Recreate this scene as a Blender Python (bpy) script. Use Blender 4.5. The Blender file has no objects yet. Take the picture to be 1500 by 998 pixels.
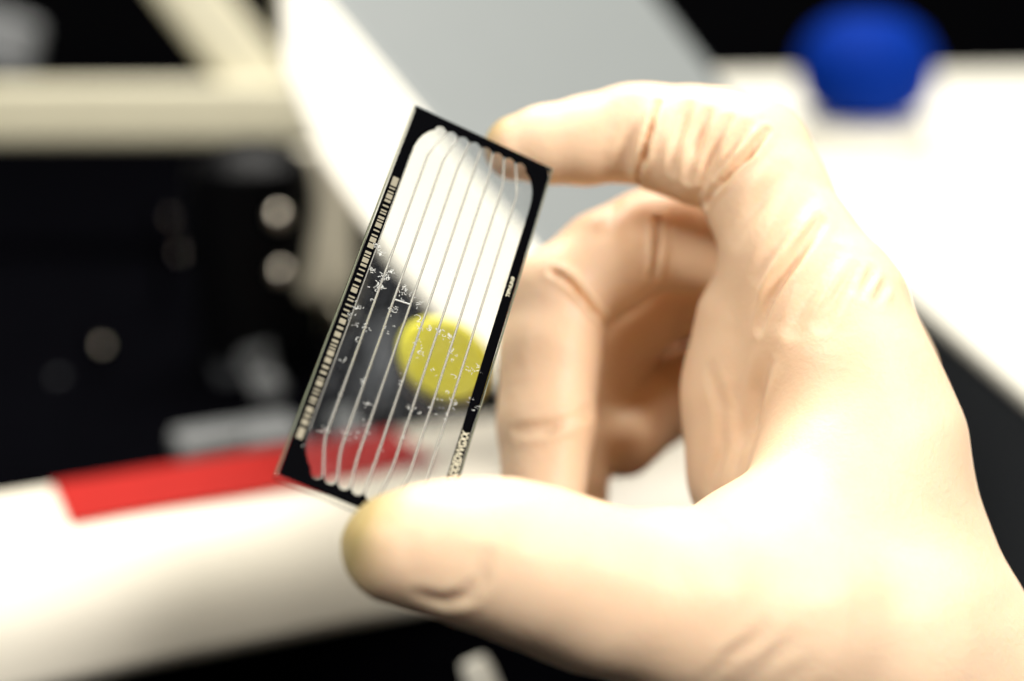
import bpy, bmesh, math, random
import numpy as np
from mathutils import Matrix, Vector
from mathutils.bvhtree import BVHTree

random.seed(7)
rng = np.random.default_rng(7)
S = bpy.context.scene
COL = S.collection
MM = 0.001

# ------------------------------------------------------------------ camera
PITCH = math.radians(20)
CAM_LOC = Vector((0, 0, 1.30))
cd = bpy.data.cameras.new('camera')
cd.sensor_width = 36; cd.sensor_fit = 'HORIZONTAL'; cd.lens = 60
cd.clip_start = 0.01; cd.clip_end = 50
cd.dof.use_dof = True; cd.dof.focus_distance = 0.268; cd.dof.aperture_fstop = 5.6
cam = bpy.data.objects.new('camera', cd); COL.objects.link(cam)
cam.location = CAM_LOC; cam.rotation_euler = (math.pi / 2 - PITCH, 0, 0)
S.camera = cam
# camera-aligned frame: X right, Y up, Z away (millimetres) -> world metres
R3 = Matrix.Rotation(math.pi / 2 - PITCH, 3, 'X')
CW = Matrix.Translation(CAM_LOC) @ (R3 @ Matrix.Diagonal((1, 1, -1))).to_4x4() @ Matrix.Scale(MM, 4)
FPX = 2500.0
def cam_mm(px, py, d): return Vector(((px - 750) / FPX * d, -(py - 499) / FPX * d, d))
def P(px, py, d): return CW @ cam_mm(px, py, d)
def H(px, py, h):                      # point of that sight line on the level h (m, relative to camera)
    r = (R3 @ Vector(((px - 750) / FPX, -(py - 499) / FPX, -1)))
    return CAM_LOC + r * (h / r.z)

# ------------------------------------------------------------------ world + lamps
w = bpy.data.worlds.new('World'); S.world = w; w.use_nodes = True
bg = w.node_tree.nodes['Background']; bg.inputs[0].default_value = (0.93, 0.97, 1.0, 1); bg.inputs[1].default_value = 0.05
def area(name, loc, target, sx, sy, power, color):
    l = bpy.data.lights.new(name, 'AREA'); l.shape = 'RECTANGLE'; l.size = sx; l.size_y = sy
    l.energy = power; l.color = color
    o = bpy.data.objects.new(name, l); COL.objects.link(o); o.location = loc
    o.rotation_euler = (Vector(target) - Vector(loc)).to_track_quat('-Z', 'Y').to_euler()
    return o
T = P(1000, 600, 290)
area('ceiling_lamp_near', T + 1.35 * Vector((.66, -.46, .60)), T, 0.40, 0.34, 21, (1.0, 0.97, 0.95))
area('ceiling_lamp_far', (-0.02, 0.97, 2.30), P(800, 400, 500), 0.9, 0.5, 32, (1.0, 0.97, 0.90))
area('added_fill_left', (-0.60, -0.35, 2.35), P(450, 500, 470), 0.6, 0.45, 17, (1.0, 0.97, 0.92))  # unseen fill added to brighten the shelf, knob, panel, bars and hand
S.view_settings.view_transform = 'Standard'; S.view_settings.look = 'None'
S.view_settings.exposure = 0.0; S.view_settings.gamma = 1.0
S.view_settings.use_curve_mapping = False
S.cycles.use_denoising = True
S.cycles.max_bounces = 14; S.cycles.transparent_max_bounces = 24
S.cycles.caustics_refractive = False; S.cycles.caustics_reflective = False

# ------------------------------------------------------------------ materials
def mat(name, base, rough=0.5, spec=0.5, metal=0.0, noise=0.0, nscale=60.0, bump=0.0, bscale=200.0, coat=0.0):
    m = bpy.data.materials.new(name); m.use_nodes = True
    nt = m.node_tree; b = nt.nodes['Principled BSDF']
    b.inputs['Base Color'].default_value = (*base, 1); b.inputs['Roughness'].default_value = rough
    b.inputs['Specular IOR Level'].default_value = spec; b.inputs['Metallic'].default_value = metal
    b.inputs['Coat Weight'].default_value = coat
    tc = nt.nodes.new('ShaderNodeTexCoord')
    if noise:
        n = nt.nodes.new('ShaderNodeTexNoise'); n.inputs['Scale'].default_value = nscale; n.inputs['Detail'].default_value = 5
        nt.links.new(tc.outputs['Object'], n.inputs['Vector'])
        r = nt.nodes.new('ShaderNodeMapRange'); r.inputs[3].default_value = 1 - noise; r.inputs[4].default_value = 1 + noise
        nt.links.new(n.outputs[0], r.inputs[0])
        mx = nt.nodes.new('ShaderNodeVectorMath'); mx.operation = 'SCALE'; mx.inputs[0].default_value = base
        nt.links.new(r.outputs[0], mx.inputs['Scale']); nt.links.new(mx.outputs[0], b.inputs['Base Color'])
    if bump:
        n2 = nt.nodes.new('ShaderNodeTexNoise'); n2.inputs['Scale'].default_value = bscale; n2.inputs['Detail'].default_value = 4
        nt.links.new(tc.outputs['Object'], n2.inputs['Vector'])
        bp = nt.nodes.new('ShaderNodeBump'); bp.inputs['Strength'].default_value = bump; bp.inputs['Distance'].default_value = 0.0005
        nt.links.new(n2.outputs[0], bp.inputs['Height']); nt.links.new(bp.outputs[0], b.inputs['Normal'])
    return m

M_BLACK = mat('black_matte', (0.0014, 0.0014, 0.002), 0.7, 0.0, noise=0.3)
M_BLACKG = mat('black_satin', (0.002, 0.002, 0.0025), 0.4, 0.06, noise=0.2)
M_WALL = mat('dark_wall', (0.0016, 0.0016, 0.002), 0.9, 0.02, noise=0.4, nscale=6)
M_WHITE = mat('white_paint', (0.83, 0.80, 0.69), 0.45, 0.4, noise=0.03, bump=0.25, bscale=900)
M_SHELF = mat('warm_white_paint', (0.83, 0.77, 0.63), 0.45, 0.4, noise=0.04, nscale=40, bump=0.3, bscale=700)
M_CREAM = mat('cream_paint', (0.56, 0.52, 0.37), 0.45, 0.4, noise=0.05)
M_TAN = mat('tan_paint_and_shading', (0.60, 0.55, 0.42), 0.5, 0.4, noise=0.25, nscale=80)
M_GREY = mat('grey_shade_colour', (0.175, 0.188, 0.184), 0.5, 0.4, noise=0.03)
M_MIDGREY = mat('mid_grey_plastic', (0.16, 0.165, 0.165), 0.4, 0.4, noise=0.08)
M_DARKGREY = mat('dark_grey_plastic_and_shade', (0.035, 0.038, 0.042), 0.5, 0.3, noise=0.1)  # lever and brackets; also the shade coloured onto the case side
M_RED = mat('red_tape', (0.37, 0.015, 0.011), 0.6, 0.10, noise=0.1, nscale=90)
M_BLUE = mat('blue_plastic', (0.0004, 0.020, 0.20), 0.7, 0.05, noise=0.05)
M_YELLOW = mat('yellow_plastic', (0.82, 0.76, 0.055), 0.4, 0.4, noise=0.06)
M_STEEL = mat('steel', (0.80, 0.72, 0.60), 0.3, 0.5, metal=1.0)

# ------------------------------------------------------------------ mesh helpers
def link(name, me, m, parent=None, smooth=False):
    o = bpy.data.objects.new(name, me); COL.objects.link(o)
    if m: me.materials.append(m)
    if parent: o.parent = parent
    if smooth:
        me.polygons.foreach_set('use_smooth', [True] * len(me.polygons))
        if len(me.polygons) < 20000: me.set_sharp_from_angle(angle=math.radians(40))
    return o
def from_bm(name, bm, m, parent=None, smooth=False):
    bmesh.ops.recalc_face_normals(bm, faces=bm.faces)
    me = bpy.data.meshes.new(name); bm.to_mesh(me); bm.free()
    return link(name, me, m, parent, smooth)
def empty(name, mw=None):
    o = bpy.data.objects.new(name, None); o.empty_display_size = 0.01; COL.objects.link(o)
    if mw is not None: o.matrix_world = mw
    return o
def tag(o, label, cat, group=None):
    o['label'] = label; o['category'] = cat
    if group: o['group'] = group
    return o
def frame(origin, x, yhint):           # matrix: x along x, z = up-ish normal
    x = x.normalized(); z = x.cross(yhint).normalized(); y = z.cross(x)
    m = Matrix((x, y, z)).transposed().to_4x4(); m.translation = origin
    return m
def box_bm(x0, x1, y0, y1, z0, z1, bev=0.0, seg=3, bm=None):
    own = bm is None; bm = bm or bmesh.new()
    vs = [bm.verts.new((x, y, z)) for z in (z0, z1) for y in (y0, y1) for x in (x0, x1)]
    fs = [bm.faces.new([vs[i] for i in q]) for q in ((0, 2, 3, 1), (4, 5, 7, 6), (0, 1, 5, 4), (2, 6, 7, 3), (0, 4, 6, 2), (1, 3, 7, 5))]
    if bev:
        es = list({e for f in fs for e in f.edges})
        bmesh.ops.bevel(bm, geom=es, offset=bev, segments=seg, affect='EDGES', profile=0.5)
    return bm
def lathe_bm(prof, n=40):              # prof: (radius, z)
    bm = bmesh.new(); rings = []
    for r, z in prof:
        rings.append([bm.verts.new((r * math.cos(2 * math.pi * i / n), r * math.sin(2 * math.pi * i / n), z)) for i in range(n)] if r > 1e-7 else [bm.verts.new((0, 0, z))])
    for a, b in zip(rings, rings[1:]):
        for i in range(n):
            j = (i + 1) % n
            if len(a) == 1 and len(b) == 1: continue
            if len(a) == 1: bm.faces.new((a[0], b[i], b[j]))
            elif len(b) == 1: bm.faces.new((a[i], a[j], b[0]))
            else: bm.faces.new((a[i], a[j], b[j], b[i]))
    for r in (rings[0], rings[-1]):
        if len(r) > 1: bm.faces.new(r)
    return bm
def tube_bm(pts, rad, n=10, bm=None, squash=1.0):
    bm = bm or bmesh.new(); pts = [Vector(p) for p in pts]; rings = []
    if not hasattr(rad, '__len__'): rad = [rad] * len(pts)
    for i, p in enumerate(pts):
        t = (pts[min(i + 1, len(pts) - 1)] - pts[max(i - 1, 0)]).normalized()
        a = t.cross(Vector((0, 0, 1)));
        if a.length < 1e-4: a = t.cross(Vector((1, 0, 0)))
        a.normalize(); b = a.cross(t)
        rings.append([bm.verts.new(p + (a * math.cos(2 * math.pi * k / n) + b * math.sin(2 * math.pi * k / n) * squash) * rad[i]) for k in range(n)])
    for r0, r1 in zip(rings, rings[1:]):
        for k in range(n): bm.faces.new((r0[k], r0[(k + 1) % n], r1[(k + 1) % n], r1[k]))
    bm.faces.new(rings[0]); bm.faces.new(rings[-1])
    return bm
def prism_bm(poly, x0, x1):            # poly in (y, z), extruded along x
    bm = bmesh.new()
    a = [bm.verts.new((x0, y, z)) for y, z in poly]; b = [bm.verts.new((x1, y, z)) for y, z in poly]
    n = len(poly)
    for i in range(n): bm.faces.new((a[i], a[(i + 1) % n], b[(i + 1) % n], b[i]))
    bm.faces.new(a); bm.faces.new(b)
    return bm

# ------------------------------------------------------------------ the setting
BENCH = -0.33
o = from_bm('bench_top', box_bm(-1.6, 1.6, 0.05, 1.75, -0.03, 0, 0.004), M_BLACK); o.location.z = CAM_LOC.z + BENCH; o['kind'] = 'structure'
o = from_bm('wall', box_bm(-2.2, 2.2, 1.8, 1.9, 0, 2.4), M_WALL); o['kind'] = 'structure'

# ------------------------------------------------------------------ white shelf with the red tape
A = P(0, 722, 430); yaw = math.radians(22.7)
ux = Vector((math.cos(yaw), math.sin(yaw), 0)); uy = Vector((-math.sin(yaw), math.cos(yaw), 0))
SH = Matrix((ux, uy, Vector((0, 0, 1)))).transposed().to_4x4(); SH.translation = A
shelf = empty('instrument_shelf', SH)
tag(shelf, 'white rounded instrument shelf edge with a strip of red tape, lower left', 'shelf')
RD = 0.026
prof = [(0, -0.001), (-0.001, 0)]
for k in range(13):
    a = math.radians(90 + 90 * k / 12); prof.append((-0.024 + RD * math.cos(a), -RD + RD * math.sin(a)))
for k in range(5):
    a = math.radians(180 + 90 * k / 4); prof.append((-0.045 + 0.005 * math.cos(a), -0.026 + 0.005 * math.sin(a)))
prof += [(0, -0.031)]
o = from_bm('beam', prism_bm(prof, -0.20, 0.185), M_SHELF, shelf, True)
def sx_at(px, py):                      # shelf-local x, y under a sight line
    q = SH.inverted() @ H(px, py, A.z - CAM_LOC.z); return q.x, q.y
t0, t1, t2 = sx_at(74, 706), sx_at(104, 772), sx_at(625, 690)
bm = bmesh.new()
N = 24
top = []; bot = []
for i in range(N + 1):
    f = i / N
    xa = t0[0] + (t2[0] - t0[0]) * f; xb = t1[0] + (t2[0] + 0.004 - t1[0]) * f
    top.append(bm.verts.new((xa, -0.0012, 0.0005))); bot.append(bm.verts.new((xb, t1[1] + 0.0005 * math.sin(9 * f), 0.0005)))
for i in range(N): bm.faces.new((top[i], top[i + 1], bot[i + 1], bot[i]))
g = bmesh.ops.extrude_face_region(bm, geom=bm.faces[:]); bmesh.ops.translate(bm, verts=[v for v in g['geom'] if isinstance(v, bmesh.types.BMVert)], vec=(0, 0, 0.0004))
from_bm('red_tape', bm, M_RED, shelf)
o = from_bm('support_wall', box_bm(-0.20, 0.183, -0.030, -0.004, BENCH - (A.z - CAM_LOC.z), -0.0315), M_BLACK, shelf)

# ------------------------------------------------------------------ black instrument behind the shelf
inst = empty('black_instrument', SH)
tag(inst, 'black instrument body in the dark recess behind the white shelf', 'instrument')
zb = BENCH - (A.z - CAM_LOC.z)
from_bm('base_block', box_bm(-0.35, 0.20, 0.012, 0.30, zb, -0.02, 0.006), M_BLACK, inst)
# grey keys on the front lip of the base
def on_shelf(px, py, h):                # instrument-local point of a sight line at local height h
    return SH.inverted() @ H(px, py, A.z - CAM_LOC.z + h)
for (a, b, c, d) in ((262, 345, 612, 652), (362, 425, 600, 645), (505, 560, 590, 632)):
    p0 = on_shelf(a, d, -0.012); p1 = on_shelf(b, c, -0.012)
    from_bm('key', box_bm(p0.x, p1.x, p0.y, max(p1.y, p0.y + .012), -0.0195, -0.012, 0.002), M_MIDGREY, inst)
# tall dark column with a rounded head
pc = SH.inverted() @ P(372, 330, 560)
o = from_bm('turret', lathe_bm([(0.021, zb), (0.021, pc.z + 0.014), (0.019, pc.z + 0.022), (0.012, pc.z + 0.027), (0, pc.z + 0.029)], 48), M_BLACKG, inst, True); o.location = (pc.x, pc.y, 0)
pk = SH.inverted() @ P(560, 520, 500)
kn = from_bm('lever', tube_bm([SH.inverted() @ P(553, 608, 428), SH.inverted() @ P(556, 585, 425), SH.inverted() @ P(562, 530, 425), SH.inverted() @ P(574, 470, 428)], [.006, .0062, .006, .004], 20), M_DARKGREY, inst, True)
# bright screws that show as discs of blur
for (px, py, d, r) in ((408, 318, 525, 2.9), (412, 400, 525, 2.9), (150, 507, 560, 1.3), (262, 372, 600, .8), (250, 318, 600, .7)):
    c = SH.inverted() @ P(px, py, d)
    bm = bmesh.new(); bmesh.ops.create_uvsphere(bm, u_segments=16, v_segments=10, radius=r * MM)
    s = from_bm('screw', bm, M_STEEL, inst, True); s.location = c
    st = from_bm('screw_post', tube_bm([c, (c.x, c.y + 0.03, c.z - 0.004), (c.x, c.y + 0.03, -0.02)], 0.0012, 8), M_BLACK, inst)

for (p0, p1, wd, m_) in (((330, 470, 560), (352, 560, 560), .007, M_DARKGREY), ((372, 515, 550), (402, 585, 550), .006, M_MIDGREY), ((60, 560, 560), (95, 640, 560), .008, M_DARKGREY)):
    q0, q1 = (SH.inverted() @ P(*p) for p in (p0, p1))
    from_bm('bracket', tube_bm([q0, q0.lerp(q1, .5) + Vector((0, .004, 0)), q1], wd, 4), m_, inst)
for (px, py, d, r) in ((446, 436, 600, 7), (476, 452, 600, 9), (462, 372, 610, 8)):
    bm = bmesh.new(); bmesh.ops.create_icosphere(bm, subdivisions=3, radius=r * MM)
    for q in bm.verts: q.co *= 1 + .18 * math.sin(q.co.x * 600 + q.co.z * 420)
    fq = from_bm('fitting', bm, M_TAN, inst, True); fq.location = SH.inverted() @ P(px, py, d)

# yellow knob with a black collar
def axis_frame(p, q):                    # z along p->q
    z = (q - p).normalized(); x = z.orthogonal().normalized(); y = z.cross(x)
    m = Matrix((x, y, z)).transposed().to_4x4(); m.translation = p
    return m
kb = P(654, 544, 372); kf = P(651, 527, 335)
kz = (kf - kb).normalized(); kx = R3 @ Vector((.80, -.60, 0)); kx = (kx - kz * kx.dot(kz)).normalized(); ky = kz.cross(kx)
KM = Matrix((kx, ky, kz)).transposed().to_4x4(); KM.translation = kb
yk = empty('yellow_knob', KM); tag(yk, 'yellow round knob with black collar seen through the glass slide', 'knob')
ln = (kf - kb).length
def oval(bm):
    for q in bm.verts: q.co.x *= 1.18; q.co.y *= .92
    return bm
from_bm('cap', oval(lathe_bm([(0, ln), (.0074, ln), (.0083, ln - .0012), (.0086, ln - .003), (.0086, .020), (0, .020)], 48)), M_YELLOW, yk, True)
from_bm('collar', oval(lathe_bm([(0, .0215), (.0088, .0215), (.0096, .020), (.0096, -.012), (0, -.012)], 48)), M_BLACKG, yk, True)
from_bm('stem', lathe_bm([(.0045, -.012), (.0045, -.06), (0, -.06)], 24), M_BLACK, yk, True)

# ------------------------------------------------------------------ cream frame, upper left
cf = empty('cream_frame', Matrix.Translation(P(200, 160, 690))); tag(cf, 'cream painted frame with crossbar and slanted strut, upper left', 'frame')
inv = cf.matrix_world.inverted()
def bar(name, p, q, hw, hd, m, parent, bev=0.004):
    mw = axis_frame(p, q)
    # keep one side facing the lens
    z = (q - p).normalized(); n = (CAM_LOC - p); n = (n - z * n.dot(z)).normalized(); x = z.cross(n)
    mw = Matrix((x, n, z)).transposed().to_4x4(); mw.translation = p
    o = from_bm(name, box_bm(-hw, hw, -hd, hd, 0, (q - p).length, bev, 3), m, None)
    o.matrix_world = mw if parent is None else parent.matrix_world.inverted() @ mw
    if parent: o.parent = parent
    return o
bar('crossbar', P(-160, 166, 690), P(480, 164, 690), .0122, .012, M_CREAM, cf)
bar('strut', P(395, 140, 700), P(215, -90, 700), .0125, .012, M_CREAM, cf)
bar('upright', P(470, 160, 700), P(455, -140, 700), .014, .010, M_CREAM, cf)
bar('beige_shading_bar', P(462, 215, 560), P(468, 440, 560), .0125, .006, M_TAN, cf)  # added bar; its tan paints the white panel's shading towards beige
gb = bar('grey_display', P(-60, 95, 760), P(-40, 10, 760), .031, .010, M_MIDGREY, None)
tag(gb, 'small grey box behind the cream crossbar in the upper left corner', 'box')

# ------------------------------------------------------------------ white cover, its side coloured grey as shade, behind the slide
cv = empty('instrument_cover', Matrix.Translation(P(600, 200, 450))); tag(cv, 'white instrument cover, side panel coloured grey as shade, slanting behind the slide', 'cover')
inv = cv.matrix_world.inverted()
def plate(name, pts, th, m, parent):
    pts = [inv @ v for v in pts]; a, b, d = pts[0], pts[1], pts[-1]
    n = (b - a).cross(d - a).normalized(); cc = inv @ CAM_LOC
    if n.dot(cc - a) < 0: n = -n
    bm = bmesh.new()
    f = bm.faces.new([bm.verts.new(v) for v in pts])
    g = bmesh.ops.extrude_face_region(bm, geom=[f]); bmesh.ops.translate(bm, verts=[v for v in g['geom'] if isinstance(v, bmesh.types.BMVert)], vec=-n * th)
    bmesh.ops.bevel(bm, geom=bm.edges[:], offset=0.0012, segments=2, affect='EDGES', profile=.5)
    return from_bm(name, bm, m, parent)
def on_plane(px, py, a, b, c):
    r = (P(px, py, 1000) - CAM_LOC); n = (b - a).cross(c - a); return CAM_LOC + r * ((a - CAM_LOC).dot(n) / r.dot(n))
a = P(438, -50, 470); b = P(838, 420, 400); d_ = P(215, -35, 490)
plate('white_panel', [a, b] + [on_plane(*q, a, b, d_) for q in ((770, 625), (562, 375), (470, 240), (412, 100), (408, -50))], .006, M_WHITE, cv)
a2 = P(441, -50, 469.5); b2 = P(841, 420, 399.5); d2 = P(925, -50, 600)
plate('shade_grey_panel', [a2, b2, on_plane(1270, 395, a2, b2, d2), d2], .006, M_GREY, cv)  # shaded side of the white cover, with the shade put into its grey

# ------------------------------------------------------------------ white case on the right with the blue-capped bottle
ZC = -0.20
case = empty('white_case', Matrix.Translation(H(1300, 300, ZC))); tag(case, 'large white equipment case, its side coloured dark as shade, behind the gloved hand on the right', 'case')
inv = case.matrix_world.inverted()
top = [inv @ H(*p, ZC) for p in ((1020, 112), (1900, 100), (2300, 1250), (1130, 250))]
bm = bmesh.new(); lo = [bm.verts.new(v) for v in top]; f = bm.faces.new(lo)
g = bmesh.ops.extrude_face_region(bm, geom=[f]); bmesh.ops.translate(bm, verts=[v for v in g['geom'] if isinstance(v, bmesh.types.BMVert)], vec=(0, 0, -0.006))
bmesh.ops.bevel(bm, geom=bm.edges[:], offset=0.002, segments=2, affect='EDGES', profile=.5)
from_bm('lid', bm, M_WHITE, case)
cen = sum(top, Vector()) / 4
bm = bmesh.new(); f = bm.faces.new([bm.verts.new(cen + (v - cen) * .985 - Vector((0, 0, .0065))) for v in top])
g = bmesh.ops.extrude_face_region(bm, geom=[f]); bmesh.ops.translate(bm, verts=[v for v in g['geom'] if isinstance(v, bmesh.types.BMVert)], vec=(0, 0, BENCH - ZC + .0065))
from_bm('body', bm, M_DARKGREY, case)  # dark colour paints the shade on the white case's side

bp = H(1260, 222, ZC)
bt = empty('bottle', Matrix.Translation(bp)); tag(bt, 'white bottle with a round blue cap standing on the white case', 'bottle')
from_bm('body', lathe_bm([(.030, 0.0005), (.033, .003), (.033, .012), (.030, .016), (0, .018)], 40), M_WHITE, bt, True)
bm = lathe_bm([(.014, .0185), (.022, .0195), (.029, .024), (.0328, .032), (.0335, .040), (.0315, .050), (.026, .059), (.016, .0655), (0, .068)], 72)
for v in bm.verts:
    r = math.hypot(v.co.x, v.co.y)
    if .0305 < r: 
        k = 1 - .012 * (int(round(math.atan2(v.co.y, v.co.x) / (2 * math.pi) * 72)) % 2); v.co.x *= k; v.co.y *= k
from_bm('cap', bm, M_BLUE, bt, True)

# white tube in the dark under the shelf
tb = from_bm('tube', tube_bm([P(693, 968, 395), P(700, 985, 395), P(718, 1030, 396), P(760, 1120, 400), P(830, 1260, 410)], [.0030, .0036, .0038, .0038, .0038], 16), M_WHITE, None, True)
tag(tb, 'short white tube end in the dark below the shelf and thumb', 'tube')

# ------------------------------------------------------------------ the glass slide
SW = 26.0
o3 = Vector((-16.3, 39.6, 286.5)); u = Vector((.9015, -.3962, .1743)).normalized(); v = Vector((-.2338, -.7845, -.5743)); v = (v - u * v.dot(u)).normalized()
UV = Matrix((u, v, u.cross(v))).transposed().to_4x4(); UV.translation = o3
def uv_w(uu, vv, ww=0): return (uu * MM, -vv * MM, ww * MM)
# local frame x = u, y = -v, z towards the lens
lx = (CW.to_3x3() @ u).normalized(); ly = -(CW.to_3x3() @ v).normalized(); lz = lx.cross(ly)
SL = Matrix((lx, ly, lz)).transposed().to_4x4(); SL.translation = CW @ o3
def px_uv(px, py):                       # slide coordinates under a sight line
    ray = cam_mm(px, py, 1.0); n = u.cross(v); t = o3.dot(n) / ray.dot(n); q = ray * t - o3
    return q.dot(u), q.dot(v)
slide = empty('flow_cell_slide', SL)
tag(slide, 'clear glass eight-channel slide with black border and barcode, held in gloved fingers', 'slide')

def glass_mat(name, haze, tint):
    m = bpy.data.materials.new(name); m.use_nodes = True; nt = m.node_tree; nt.nodes.clear()
    out = nt.nodes.new('ShaderNodeOutputMaterial'); tr = nt.nodes.new('ShaderNodeBsdfTransparent'); tr.inputs[0].default_value = (*tint, 1)
    gl = nt.nodes.new('ShaderNodeBsdfGlossy'); gl.inputs['Roughness'].default_value = 0.03
    fr = nt.nodes.new('ShaderNodeFresnel'); fr.inputs[0].default_value = 1.45
    m1 = nt.nodes.new('ShaderNodeMixShader'); nt.links.new(fr.outputs[0], m1.inputs[0]); nt.links.new(tr.outputs[0], m1.inputs[1]); nt.links.new(gl.outputs[0], m1.inputs[2])
    df = nt.nodes.new('ShaderNodeBsdfDiffuse'); df.inputs[0].default_value = (.8, .84, .88, 1)
    tc = nt.nodes.new('ShaderNodeTexCoord'); ns = nt.nodes.new('ShaderNodeTexNoise'); ns.inputs['Scale'].default_value = 260; ns.inputs['Detail'].default_value = 6
    nt.links.new(tc.outputs['Object'], ns.inputs['Vector'])
    mr = nt.nodes.new('ShaderNodeMapRange'); mr.inputs[1].default_value = .35; mr.inputs[2].default_value = .75; mr.inputs[3].default_value = haze * .4; mr.inputs[4].default_value = haze * 1.8
    nt.links.new(ns.outputs[0], mr.inputs[0])
    m2 = nt.nodes.new('ShaderNodeMixShader'); nt.links.new(mr.outputs[0], m2.inputs[0]); nt.links.new(m1.outputs[0], m2.inputs[1]); nt.links.new(df.outputs[0], m2.inputs[2])
    nt.links.new(m2.outputs[0], out.inputs[0])
    return m
M_GLASS = glass_mat('slide_glass', 0.012, (.985, .99, .985))
def refr_mat(name, col, rough=.02, ior=1.45):
    m = bpy.data.materials.new(name); m.use_nodes = True; b = m.node_tree.nodes['Principled BSDF']
    b.inputs['Base Color'].default_value = (*col, 1); b.inputs['Transmission Weight'].default_value = 1; b.inputs['Roughness'].default_value = rough; b.inputs['IOR'].default_value = ior
    return m
M_WALLGLASS = refr_mat('channel_wall_glass', (.92, .91, .83), .10, 1.4)
M_WALLGLASS.node_tree.nodes['Principled BSDF'].inputs['Transmission Weight'].default_value = .76
M_FRAME = mat('black_print', (.0015, .0015, .002), .2, .05)
M_BAR = mat('beige_print', (.24, .215, .15), .45, .4, noise=.1, nscale=900)
M_INK = mat('pale_print', (.62, .58, .42), .45, .4)
M_EDGE = mat('glass_edge', (.34, .36, .24), .25, .5)
M_SALT = mat('dried_salt', (.72, .73, .68), .3, .5)
M_SALT.node_tree.nodes['Principled BSDF'].inputs['Transmission Weight'].default_value = .2

TH = 1.5
bm = box_bm(0, SW * MM, -75 * MM, 0, -TH * MM, 0, 0.00025, 2); from_bm('glass_body', bm, M_GLASS, slide)
# window outline with scalloped channel ends
L0, L1 = 2.2, 23.95
lane = (L1 - L0) / 8
TIP0, TIPS = 5.55, 2.13                  # first port and port spacing
def port(i): return TIP0 + TIPS * i
def cap_pts(vend, bend, sgn, rev=False):
    pts = []
    for i in range(8):
        c = port(i); r = TIPS * .46
        for k in range(9):
            a = math.pi * k / 8
            pts.append((c - r * math.cos(a), vend + sgn * (-r + r * math.sin(a) * 1.25)))
    return pts
CN = [(0, 10.6), (.08, 8.6), (.35, 6.9), (.85, 5.4), (1.6, 4.1)]
win = [(L0 + a, b) for a, b in CN] + cap_pts(2.3, 6, -1) + [(L1 - a, b) for a, b in CN[::-1]]
win += [(L1 - a, 75 - b) for a, b in CN] + cap_pts(72.7, 6, 1)[::-1] + [(L0 + a, 75 - b) for a, b in CN[::-1]]
def rrect(x0, x1, y0, y1, rs, n=5):
    pts = []; r1, r2, r3, r4 = rs
    for cx, cy, a0, r in ((x1 - r1, y0 + r1, -90, r1), (x1 - r2, y1 - r2, 0, r2), (x0 + r3, y1 - r3, 90, r3), (x0 + r4, y0 + r4, 180, r4)):
        for k in range(n + 1):
            a = math.radians(a0 + 90 * k / n); pts.append((cx + r * math.cos(a), cy + r * math.sin(a)))
    return pts
def holed(outer, inner, w0, th):
    bm = bmesh.new(); es = []
    for loop in (outer, inner):
        vs = [bm.verts.new(uv_w(a, b, w0)) for a, b in loop]
        es += [bm.edges.new((vs[i], vs[(i + 1) % len(vs)])) for i in range(len(vs))]
    bmesh.ops.triangle_fill(bm, use_beauty=True, edges=es)
    g = bmesh.ops.extrude_face_region(bm, geom=bm.faces[:]); bmesh.ops.translate(bm, verts=[q for q in g['geom'] if isinstance(q, bmesh.types.BMVert)], vec=(0, 0, th * MM))
    return bm
from_bm('black_border', holed(rrect(.35, 25.55, .3, 74.7, (2.0, .6, .5, .4)), win, .02, .05), M_FRAME, slide)
# pale ground edges of the glass
for nm, pts in (('glass_edge', [(.12, .3), (.12, 74.7)]), ('glass_edge', [(25.85, .3), (25.85, 74.7)])):
    bm = tube_bm([uv_w(a, b, -.2) for a, b in pts], .00011, 8); from_bm(nm, bm, M_EDGE, slide)
# channel walls
for i in range(1, 8):
    uw = L0 + lane * i; ut = (port(i - 1) + port(i)) / 2
    off = abs(ut - uw)
    vb = 67.5 - off * .6
    pts = [(ut, 2.6), (ut + (uw - ut) * .25, 4.2), (ut + (uw - ut) * .8, 75 - vb - 1.2), (uw, 75 - vb + .6)]
    pts += [(uw, 75 - vb + .6 + (vb - 1.2 - (75 - vb)) * k / 10) for k in range(1, 11)]
    pts += [(ut + (uw - ut) * .8, vb + 1.2), (ut + (uw - ut) * .25, 70.8), (ut, 72.4)]
    from_bm('channel_wall', tube_bm([uv_w(a, b, .05) for a, b in pts], .00019, 10), M_WALLGLASS, slide, True)
# thin wall along the barcode side and one bridge across a channel
from_bm('channel_wall', tube_bm([uv_w(L0 + .12, b, .06) for b in (9, 30, 50, 66)], .00009, 8), M_WALLGLASS, slide, True)
a_ = px_uv(573, 437); b_ = px_uv(598, 446)
from_bm('channel_bridge', tube_bm([uv_w(L0 + 2 * lane, a_[1], .06), uv_w(L0 + 3 * lane, b_[1] - .1, .06)], .00012, 8), M_SALT, slide, True)
# barcode bars (flat print)
bm = bmesh.new(); vv = px_uv(575, 258)[1]; vend = px_uv(443, 615)[1]; first = True
x0, x1 = .85, 1.85
while vv < vend:
    wv = 1.9 if first else random.choice((.3, .3, .5, .5, .95)); first = False
    box_bm(x0 * MM, x1 * MM, -(vv + wv) * MM, -vv * MM, .075 * MM, .095 * MM, bm=bm)
    vv += wv + random.choice((.28, .32, .4, .55, .7))
box_bm(x0 * MM, x1 * MM, -(vv + 1.9) * MM, -vv * MM, .075 * MM, .095 * MM, bm=bm)
from_bm('barcode', bm, M_BAR, slide)
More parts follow.
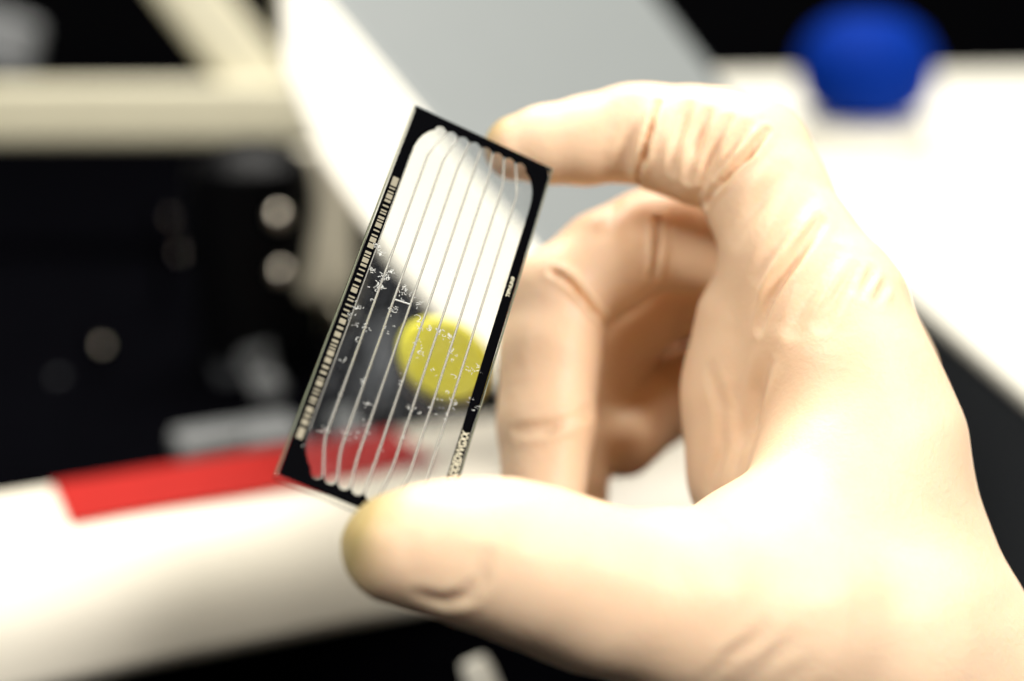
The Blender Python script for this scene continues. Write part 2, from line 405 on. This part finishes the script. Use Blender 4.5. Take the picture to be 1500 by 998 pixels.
# printed characters, reading up the right-hand border
def text(name, s, size, uu, v_start, v_end, m):
    cu = bpy.data.curves.new(name, 'FONT'); cu.body = s; cu.size = 1; cu.extrude = 0.01; cu.offset = 0.012
    to = bpy.data.objects.new(name, cu); COL.objects.link(to)
    bpy.context.view_layer.update()
    me = bpy.data.meshes.new_from_object(to.evaluated_get(bpy.context.evaluated_depsgraph_get()))
    bpy.data.objects.remove(to)
    xs = [q.co.x for q in me.vertices]; ys = [q.co.y for q in me.vertices]
    x0, x1, y0, y1 = min(xs), max(xs), min(ys), max(ys)
    for q in me.vertices:
        a = (q.co.x - x0) / (x1 - x0); b = (q.co.y - y0) / (y1 - y0)
        q.co = Vector(uv_w(uu + size * (.5 - b), v_start + (v_end - v_start) * a, .09 + q.co.z))
    return link(name, me, m, slide)
text('lettering', 'ADDEDVVGXX', 1.2, 24.75, px_uv(664, 706)[1], px_uv(686, 634)[1], M_INK)
text('small_lettering', 'TIPNUN9', .62, 24.75, px_uv(748, 438)[1], px_uv(757, 409)[1], M_INK)
# dried droplets and bubbles
bm = bmesh.new()
def squiggle(uu, vv, size, n=6, curl=1.6, rad=.042):
    a = random.uniform(0, 6.28); p = [uu, vv]; pts = []
    for k in range(n):
        pts.append(uv_w(p[0], p[1], .03 + random.uniform(0, .03)))
        a += random.uniform(-curl, curl); p[0] += size * math.cos(a); p[1] += size * math.sin(a)
    tube_bm(pts, [rad * MM * random.uniform(.4, 1.5) for _ in pts], 5, bm)
def crust(px, py, spread, n):
    c = px_uv(px, py)
    for _ in range(n):
        squiggle(c[0] + random.gauss(0, spread), c[1] + random.gauss(0, spread * 1.2), random.uniform(.08, .2), random.randint(3, 7))
def bubble(px, py, r):
    c = px_uv(px, py); a0 = random.uniform(0, 6.28); pts = []; ln_ = random.uniform(.45, .95); e = random.uniform(.7, 1.2)
    for k in range(15):
        a = a0 + 2 * math.pi * ln_ * k / 14; rr = r * (1 + .12 * math.sin(3 * a + a0) + random.uniform(-.05, .05))
        pts.append(uv_w(c[0] + rr * math.cos(a), c[1] + rr * e * math.sin(a), .03))
    tube_bm(pts, [.045 * MM * (.35 + math.sin(math.pi * k / 14)) * random.uniform(.7, 1.4) for k in range(15)], 6, bm)
for px, py, sp, n in ((552, 362, .35, 14), (556, 372, .3, 12), (546, 395, .25, 9), (562, 405, .4, 22), (556, 420, .35, 20), (572, 398, .35, 10), (592, 422, .3, 8), (598, 430, .3, 5), (588, 432, .3, 6),
        (612, 446, .4, 6), (578, 455, .35, 9), (522, 450, .4, 7), (512, 462, .25, 7), (535, 478, .3, 4), (617, 478, .35, 7), (628, 482, .4, 9), (645, 484, .4, 12), (656, 494, .4, 9), (617, 503, .4, 7), (612, 520, .3, 6),
        (662, 515, .35, 6), (664, 532, .3, 4), (690, 543, .5, 9), (700, 540, .3, 5), (632, 545, .4, 3), (640, 592, .6, 6), (662, 592, .6, 7), (700, 600, .5, 6), (608, 602, .4, 5), (475, 636, .6, 6), (505, 631, .8, 9), (535, 627, .7, 8),
        (560, 662, .5, 3), (690, 587, .4, 4), (651, 612, .5, 4), (538, 590, .3, 4), (530, 557, .25, 4), (500, 530, .5, 3), (570, 480, .7, 4), (520, 485, .5, 4), (600, 560, .8, 4)):
    crust(px, py, sp, n)
for px, py, r in ((563, 403, .28), (557, 419, .33), (568, 409, .3), (552, 426, .3), (550, 361, .5), (611, 466, .5), (577, 455, .42), (520, 447, .55), (525, 498, .4), (531, 556, .3), (537, 590, .28), (616, 517, .42), (664, 552, .45), (641, 485, .35),
        (498, 578, .22), (446, 655, .3), (597, 598, .25), (655, 575, .25), (470, 630, .35), (485, 520, .25), (590, 640, .3), (545, 440, .25)):
    bubble(px, py, r)
o = from_bm('dried_residue', bm, M_SALT, slide, True); o['kind'] = 'stuff'

# ------------------------------------------------------------------ the gloved hand (signed distance field -> surface)
VOX = 0.52
lo = np.array([-30., -112., 224.]); hi = np.array([122., 50., 370.])
nn = np.ceil((hi - lo) / VOX).astype(int) + 1
BIG = 30.0
def field(): return np.full(nn, BIG, np.float32)
def stamp(F, p0, r0, p1, r1, k, marg=14.0, flat=None):
    p0 = np.array(p0); p1 = np.array(p1)
    a = np.minimum(p0 - r0, p1 - r1) - marg; b = np.maximum(p0 + r0, p1 + r1) + marg
    i0 = np.clip(((a - lo) / VOX).astype(int), 0, nn); i1 = np.clip(np.ceil((b - lo) / VOX).astype(int) + 1, 0, nn)
    if (i1 <= i0).any(): return
    g = [lo[q] + VOX * np.arange(i0[q], i1[q], dtype=np.float32) for q in range(3)]
    X = g[0][:, None, None] - p0[0]; Y = g[1][None, :, None] - p0[1]; Z = g[2][None, None, :] - p0[2]
    d = p1 - p0; L2 = float(d @ d) + 1e-9
    t = np.clip((X * d[0] + Y * d[1] + Z * d[2]) / L2, 0, 1).astype(np.float32)
    D = np.sqrt((X - t * d[0]) ** 2 + (Y - t * d[1]) ** 2 + (Z - t * d[2]) ** 2) - (r0 + (r1 - r0) * t)
    sl = tuple(slice(i0[q], i1[q]) for q in range(3)); F[sl] = smin(F[sl], D.astype(np.float32), k)
def smin(a, b, k):
    h = np.clip(.5 + .5 * (b - a) / k, 0, 1); return b + (a - b) * h - k * h * (1 - h)
def J(px, py, d, r): return (tuple(cam_mm(px, py, d)), r)
def chain(F, js, k=2.0):
    for (p, r), (q, s) in zip(js, js[1:]): stamp(F, p, r, q, s, k)

index = [J(757, 217, 305, 5.9), J(800, 212, 305, 6.9), J(860, 206, 305, 7.8), J(925, 196, 305, 8.7), J(950, 196, 305, 8.6), J(1015, 204, 303, 9.3), J(1060, 214, 301, 9.9), J(1098, 232, 299, 10.6), J(1124, 290, 296, 10.8), J(1160, 372, 292, 11.4), J(1206, 455, 288, 12.3)]
middle = [J(1222, 440, 306, 11), J(1110, 372, 314, 9.8), J(1005, 345, 321, 10.2), J(955, 352, 321, 9.6), J(890, 385, 319, 9.8), J(818, 440, 316, 9.6), J(806, 520, 312, 9.2), J(800, 620, 308, 8.8), J(797, 720, 304, 7.6)]
ring_f = [J(1212, 470, 325, 10.5), J(1100, 430, 336, 9.3), J(985, 430, 345, 9.0), J(892, 498, 343, 8.6), J(846, 600, 338, 7.8), J(836, 745, 328, 7.0)]
pinky = [J(1185, 575, 341, 10), J(1080, 545, 350, 9.0), J(1000, 572, 353, 8.4), J(955, 602, 347, 7.9), J(914, 648, 337, 7.0)]
thumb = [J(572, 803, 238, 6.6), J(600, 803, 238, 7.6), J(660, 804, 238, 8.9), J(735, 816, 239, 10.4), J(800, 836, 241, 10.7), J(870, 862, 244, 11.4), J(1000, 885, 250, 13.0)]

Fi, Fm, Fr, Fp, Ft = field(), field(), field(), field(), field()
chain(Fi, index, 1.6); stamp(Fi, *J(975, 214, 302, 8.6), *J(1024, 240, 299, 7.6), .8); chain(Fm, middle, 1.6); chain(Fr, ring_f, 2); chain(Fp, pinky, 2); chain(Ft, thumb, 3)
Fb = field()                             # palm
chain(Fb, [J(1165, 400, 297, 10), J(1135, 480, 299, 12.2), J(1118, 580, 301, 13), J(1128, 690, 300, 13), J(1190, 800, 290, 14)], 6)
chain(Fb, [J(1225, 450, 288, 11.4), J(1232, 530, 285, 12.6), J(1280, 690, 283, 12.3), J(1318, 830, 283, 14.3), J(1352, 960, 284, 17), J(1430, 1150, 288, 20), J(1530, 1400, 292, 21)], 6)
chain(Fb, [J(1222, 430, 306, 11), J(1255, 560, 304, 13), J(1330, 900, 302, 16), J(1400, 1150, 306, 19), J(1500, 1400, 310, 21)], 6)
chain(Fb, [J(1212, 470, 325, 10.5), J(1230, 600, 322, 12), J(1300, 900, 316, 15)], 6)
chain(Fb, [J(1185, 560, 341, 10), J(1170, 640, 335, 12), J(1240, 900, 325, 15), J(1330, 1100, 318, 16)], 6)
chain(Fb, [J(1135, 600, 330, 12), J(1150, 700, 325, 13.5), J(1220, 900, 318, 15)], 6)
chain(Ft, [J(1000, 885, 250, 13), J(1130, 900, 258, 15.5), J(1270, 940, 270, 18), J(1380, 1060, 284, 19)], 5)
chain(Ft, [J(1120, 800, 263, 10), J(1230, 720, 275, 11), J(1290, 640, 282, 11)], 9)   # web between thumb and index
Bd = smin(Fb, Ft, 11.0)
F = smin(Bd, Fi, 5.0)
for X_ in (Fm, smin(Fr, Fp, 3.5)): F = smin(F, smin(Bd, X_, 4.0), .5)
del Fb, Fi, Fm, Fr, Fp, Ft, Bd

def surface_nets(F):
    I = F < 0
    a = I[:-1, :-1, :-1].astype(np.int8); s = np.zeros_like(a)
    for dx in (0, 1):
        for dy in (0, 1):
            for dz in (0, 1):
                s += I[dx:nn[0] - 1 + dx, dy:nn[1] - 1 + dy, dz:nn[2] - 1 + dz]
    act = np.argwhere((s > 0) & (s < 8)); ids = np.full(s.shape, -1, np.int32); ids[tuple(act.T)] = np.arange(len(act))
    cor = np.array([(x, y, z) for x in (0, 1) for y in (0, 1) for z in (0, 1)])
    val = np.stack([F[tuple((act + c).T)] for c in cor], 1)
    acc = np.zeros((len(act), 3)); cnt = np.zeros(len(act))
    for i in range(8):
        for j in range(i + 1, 8):
            if np.abs(cor[i] - cor[j]).sum() != 1: continue
            m = (val[:, i] < 0) != (val[:, j] < 0)
            t = val[m, i] / (val[m, i] - val[m, j])
            acc[m] += cor[i] + t[:, None] * (cor[j] - cor[i]); cnt[m] += 1
    V = lo + VOX * (act + acc / cnt[:, None]); Q = []
    for ax in range(3):
        b, c = (ax + 1) % 3, (ax + 2) % 3
        s0 = [slice(1, -1)] * 3; s1 = [slice(1, -1)] * 3; s0[ax] = slice(0, -1); s1[ax] = slice(1, None)
        x0 = I[tuple(s0)]; x1 = I[tuple(s1)]; e = np.argwhere(x0 != x1)
        off = np.ones(3, int); off[ax] = 0; flip = x0[tuple(e.T)]; g = e + off
        q = []
        for db, dc in ((-1, -1), (0, -1), (0, 0), (-1, 0)):
            h = g.copy(); h[:, b] += db; h[:, c] += dc; q.append(ids[tuple(h.T)])
        q = np.stack(q, 1); q[~flip] = q[~flip][:, ::-1]; Q.append(q)
    return V, np.concatenate(Q)
V, Q = surface_nets(F)
nV = len(V)
E = np.unique(np.sort(np.concatenate([Q[:, [0, 1]], Q[:, [1, 2]], Q[:, [2, 3]], Q[:, [3, 0]]]), 1), axis=0)
deg = np.bincount(E.ravel(), minlength=nV).astype(float)
def lap(A):
    out = np.zeros_like(A)
    for c in range(A.shape[1]):
        out[:, c] = np.bincount(E[:, 0], A[E[:, 1], c], nV) + np.bincount(E[:, 1], A[E[:, 0], c], nV)
    return out / deg[:, None]
for _ in range(2): V = V + .5 * (lap(V) - V)
def normals(V):
    n = np.cross(V[Q[:, 2]] - V[Q[:, 0]], V[Q[:, 3]] - V[Q[:, 1]]); N = np.zeros_like(V)
    for c in range(3):
        for k in range(4): N[:, c] += np.bincount(Q[:, k], n[:, c], nV)
    return N / (np.linalg.norm(N, axis=1)[:, None] + 1e-12)
NRM = normals(V)
if NRM[np.argmin(V[:, 2])][2] > 0: Q = Q[:, ::-1]; NRM = -NRM
BV = BVHTree.FromPolygons([tuple(p) for p in V], [tuple(int(i) for i in q) for q in Q])
def hit(px, py):
    r = cam_mm(px, py, 1.0).normalized(); h = BV.ray_cast(Vector((0, 0, 0)), r)
    return (np.array(h[0]), np.array(h[1])) if h[0] is not None else None
disp = np.zeros(nV)
def fold(pts, amp, wd, prof='groove'):
    """press a fold into (or raise it from) the surface along a line; the ends fade out"""
    hs = [h for h in (hit(*p) for p in pts) if h]
    if len(hs) < 2: return
    C = np.array([h[0] for h in hs]); Nn = np.array([h[1] for h in hs])
    # resample
    seg = np.linalg.norm(np.diff(C, axis=0), axis=1); s = np.r_[0, np.cumsum(seg)]
    tt = np.linspace(0, s[-1], max(8, int(s[-1] / .8))); C = np.stack([np.interp(tt, s, C[:, c]) for c in range(3)], 1)
    Nm = np.stack([np.interp(tt, s, Nn[:, c]) for c in range(3)], 1)
    near = np.where(((V > C.min(0) - 4 * wd) & (V < C.max(0) + 4 * wd)).all(1))[0]
    if not len(near): return
    D = np.linalg.norm(V[near][:, None, :] - C[None], axis=2); j = D.argmin(1); dm = D[np.arange(len(near)), j]
    fade = np.sin(np.pi * np.clip((tt[j] / tt[-1]) * .9 + .05, 0, 1)) ** .6
    al = (NRM[near] * Nm[j]).sum(1) > 0.0
    x = dm / wd
    if prof == 'groove': f = -np.exp(-x * x) + .35 * np.exp(-((x - 1.7) / .8) ** 2)
    else: f = np.exp(-x * x)
    disp[near] += amp * f * fade * al
for pts, amp, wd, pr in FOLDS if 'FOLDS' in globals() else (
    ([(964, 150), (953, 190), (943, 230), (936, 268)], 1.5, .65, 'groove'),
    ([(928, 150), (918, 200), (915, 240)], .35, 1.4, 'groove'),
    ([(905, 150), (893, 200)], .25, 1.5, 'groove'),
    ([(1008, 155), (992, 205), (985, 250)], .6, .95, 'groove'),
    ([(1036, 165), (1020, 215), (1008, 262)], .65, .95, 'groove'),
    ([(1066, 175), (1046, 225), (1030, 262)], .6, .9, 'groove'),
    ([(1092, 185), (1068, 230), (1050, 255)], .5, 1.0, 'groove'),
    ([(1122, 192), (1098, 226), (1062, 262), (1034, 300)], 1.3, .75, 'groove'),
    ([(1110, 190), (1082, 222), (1058, 250)], .45, .8, 'ridge'),
    ([(1150, 250), (1110, 300), (1080, 350)], .35, 1.6, 'groove'),
    ([(1185, 290), (1140, 350), (1110, 400)], .45, 1.5, 'groove'),
    ([(1200, 325), (1160, 385), (1127, 438), (1113, 478)], 1.0, 1.2, 'groove'),
    ([(1188, 322), (1148, 382), (1116, 430)], .5, .9, 'ridge'),
    ([(1225, 370), (1185, 430), (1160, 480)], .5, 1.5, 'groove'),
    ([(1255, 395), (1225, 440), (1205, 475)], .5, 1.2, 'groove'),
    ([(1280, 395), (1262, 430)], .6, 1.0, 'groove'),
    ([(1296, 412), (1282, 440)], .5, 1.0, 'groove'),
    ([(808, 398), (845, 425), (870, 455), (888, 482)], 1.3, .7, 'groove'),
    ([(820, 392), (850, 415)], .5, 1.2, 'ridge'),
    ([(757, 632), (800, 628), (865, 600)], .5, 1.2, 'groove'),
    ([(765, 470), (752, 520), (760, 560)], .06, 1.6, 'groove'),
    ([(962, 322), (963, 355), (957, 405)], 1.4, .75, 'groove'),
    ([(900, 300), (885, 340)], .35, 1.5, 'groove'),
    ([(615, 872), (650, 882), (684, 873), (704, 848), (712, 815)], .38, 1.2, 'groove'),
    ([(600, 770), (594, 800), (598, 830)], .12, 2.0, 'groove'),
    ([(1035, 1000), (1070, 960), (1120, 925)], .2, 1.4, 'groove'),
    ([(1100, 1000), (1130, 965), (1165, 935)], .15, 1.4, 'groove'),
    ([(1160, 1000), (1190, 970)], .1, 1.4, 'groove'),
    ([(1040, 540), (1058, 600), (1058, 660), (1040, 715)], .35, 1.3, 'groove'),
    ([(1075, 580), (1085, 640), (1075, 700)], .3, 1.5, 'groove'),
    ([(1130, 520), (1110, 580), (1100, 640)], .6, 2.0, 'groove'),
):
    fold(pts, amp * 1.6, wd * .95, pr)
disp += .10 * np.sin(V[:, 0] * .42 + 1.3 * np.sin(V[:, 1] * .23)) * np.sin(V[:, 1] * .37 + V[:, 2] * .31)
V = V + NRM * disp[:, None]
V = V + .1 * (lap(V) - V)
# where the latex stands empty beyond the fingertip
def tipmask(c, r0, r1): return np.clip((r1 - np.linalg.norm(V - np.array(cam_mm(*c)), axis=1)) / (r1 - r0), 0, 1)
tip = np.maximum(tipmask((512, 775, 238), 6, 11.5), tipmask((728, 190, 305), 2, 7))
Wv = np.array(CW.to_3x3()) @ V.T; Wv = Wv.T + np.array(CAM_LOC)
org = P(1100, 800, 285); Wl = Wv - np.array(org)
me = bpy.data.meshes.new('gloved_hand')
me.vertices.add(nV); me.vertices.foreach_set('co', Wl.astype(np.float32).ravel())
nQ = len(Q); me.loops.add(nQ * 4); me.polygons.add(nQ)
Qw = Q[:, ::-1] if np.linalg.det(np.array(CW.to_3x3())) < 0 else Q
me.loops.foreach_set('vertex_index', Qw.astype(np.int32).ravel()); me.polygons.foreach_set('loop_start', np.arange(0, nQ * 4, 4, dtype=np.int32))
me.update(calc_edges=True)
at = me.attributes.new('empty_tip', 'FLOAT', 'POINT'); at.data.foreach_set('value', tip.astype(np.float32))

m = bpy.data.materials.new('latex_glove'); m.use_nodes = True; nt = m.node_tree; b = nt.nodes['Principled BSDF']
b.inputs['Roughness'].default_value = .48; b.inputs['Specular IOR Level'].default_value = .35
b.inputs['Subsurface Weight'].default_value = .35; b.inputs['Subsurface Radius'].default_value = (1.0, .45, .2); b.inputs['Subsurface Scale'].default_value = .0035
aN = nt.nodes.new('ShaderNodeAttribute'); aN.attribute_name = 'empty_tip'
tc = nt.nodes.new('ShaderNodeTexCoord'); ns = nt.nodes.new('ShaderNodeTexNoise'); ns.inputs['Scale'].default_value = 70; ns.inputs['Detail'].default_value = 5
nt.links.new(tc.outputs['Object'], ns.inputs['Vector'])
cr = nt.nodes.new('ShaderNodeValToRGB'); cr.color_ramp.elements[0].position = .3; cr.color_ramp.elements[0].color = (.85, .59, .38, 1); cr.color_ramp.elements[1].position = .7; cr.color_ramp.elements[1].color = (.87, .63, .42, 1)
nt.links.new(ns.outputs[0], cr.inputs[0])
mx = nt.nodes.new('ShaderNodeMix'); mx.data_type = 'RGBA'; mx.inputs['B'].default_value = (.46, .35, .15, 1)
nt.links.new(aN.outputs['Fac'], mx.inputs['Factor']); nt.links.new(cr.outputs[0], mx.inputs['A']); nt.links.new(mx.outputs['Result'], b.inputs['Base Color'])
n2 = nt.nodes.new('ShaderNodeTexNoise'); n2.inputs['Scale'].default_value = 1600; n2.inputs['Detail'].default_value = 3
nt.links.new(tc.outputs['Object'], n2.inputs['Vector'])
bp_ = nt.nodes.new('ShaderNodeBump'); bp_.inputs['Strength'].default_value = .2; bp_.inputs['Distance'].default_value = .0003
nt.links.new(n2.outputs[0], bp_.inputs['Height'])
n3 = nt.nodes.new('ShaderNodeTexNoise'); n3.inputs['Scale'].default_value = 330; n3.inputs['Detail'].default_value = 3; n3.inputs['Distortion'].default_value = 1.6
nt.links.new(tc.outputs['Object'], n3.inputs['Vector'])
bp2 = nt.nodes.new('ShaderNodeBump'); bp2.inputs['Strength'].default_value = .16; bp2.inputs['Distance'].default_value = .0006
nt.links.new(n3.outputs[0], bp2.inputs['Height']); nt.links.new(bp_.outputs[0], bp2.inputs['Normal']); nt.links.new(bp2.outputs[0], b.inputs['Normal'])
hand = link('gloved_hand', me, m, None, True); hand.location = org
tag(hand, 'hand in a cream latex glove pinching the slide between thumb and index finger', 'hand')
M_SLEEVE = mat('sleeve_cloth', (.7, .72, .75), .9, .1, noise=.05, bump=.4, bscale=1500)
inv = Matrix.Translation(-org)
sl_pts = [inv @ P(1450, 1230, 297), inv @ P(1530, 1400, 300), inv @ P(1680, 1700, 305), inv @ P(1950, 2200, 310)]
from_bm('sleeve', tube_bm(sl_pts, [.030, .033, .037, .042], 40), M_SLEEVE, hand, True)
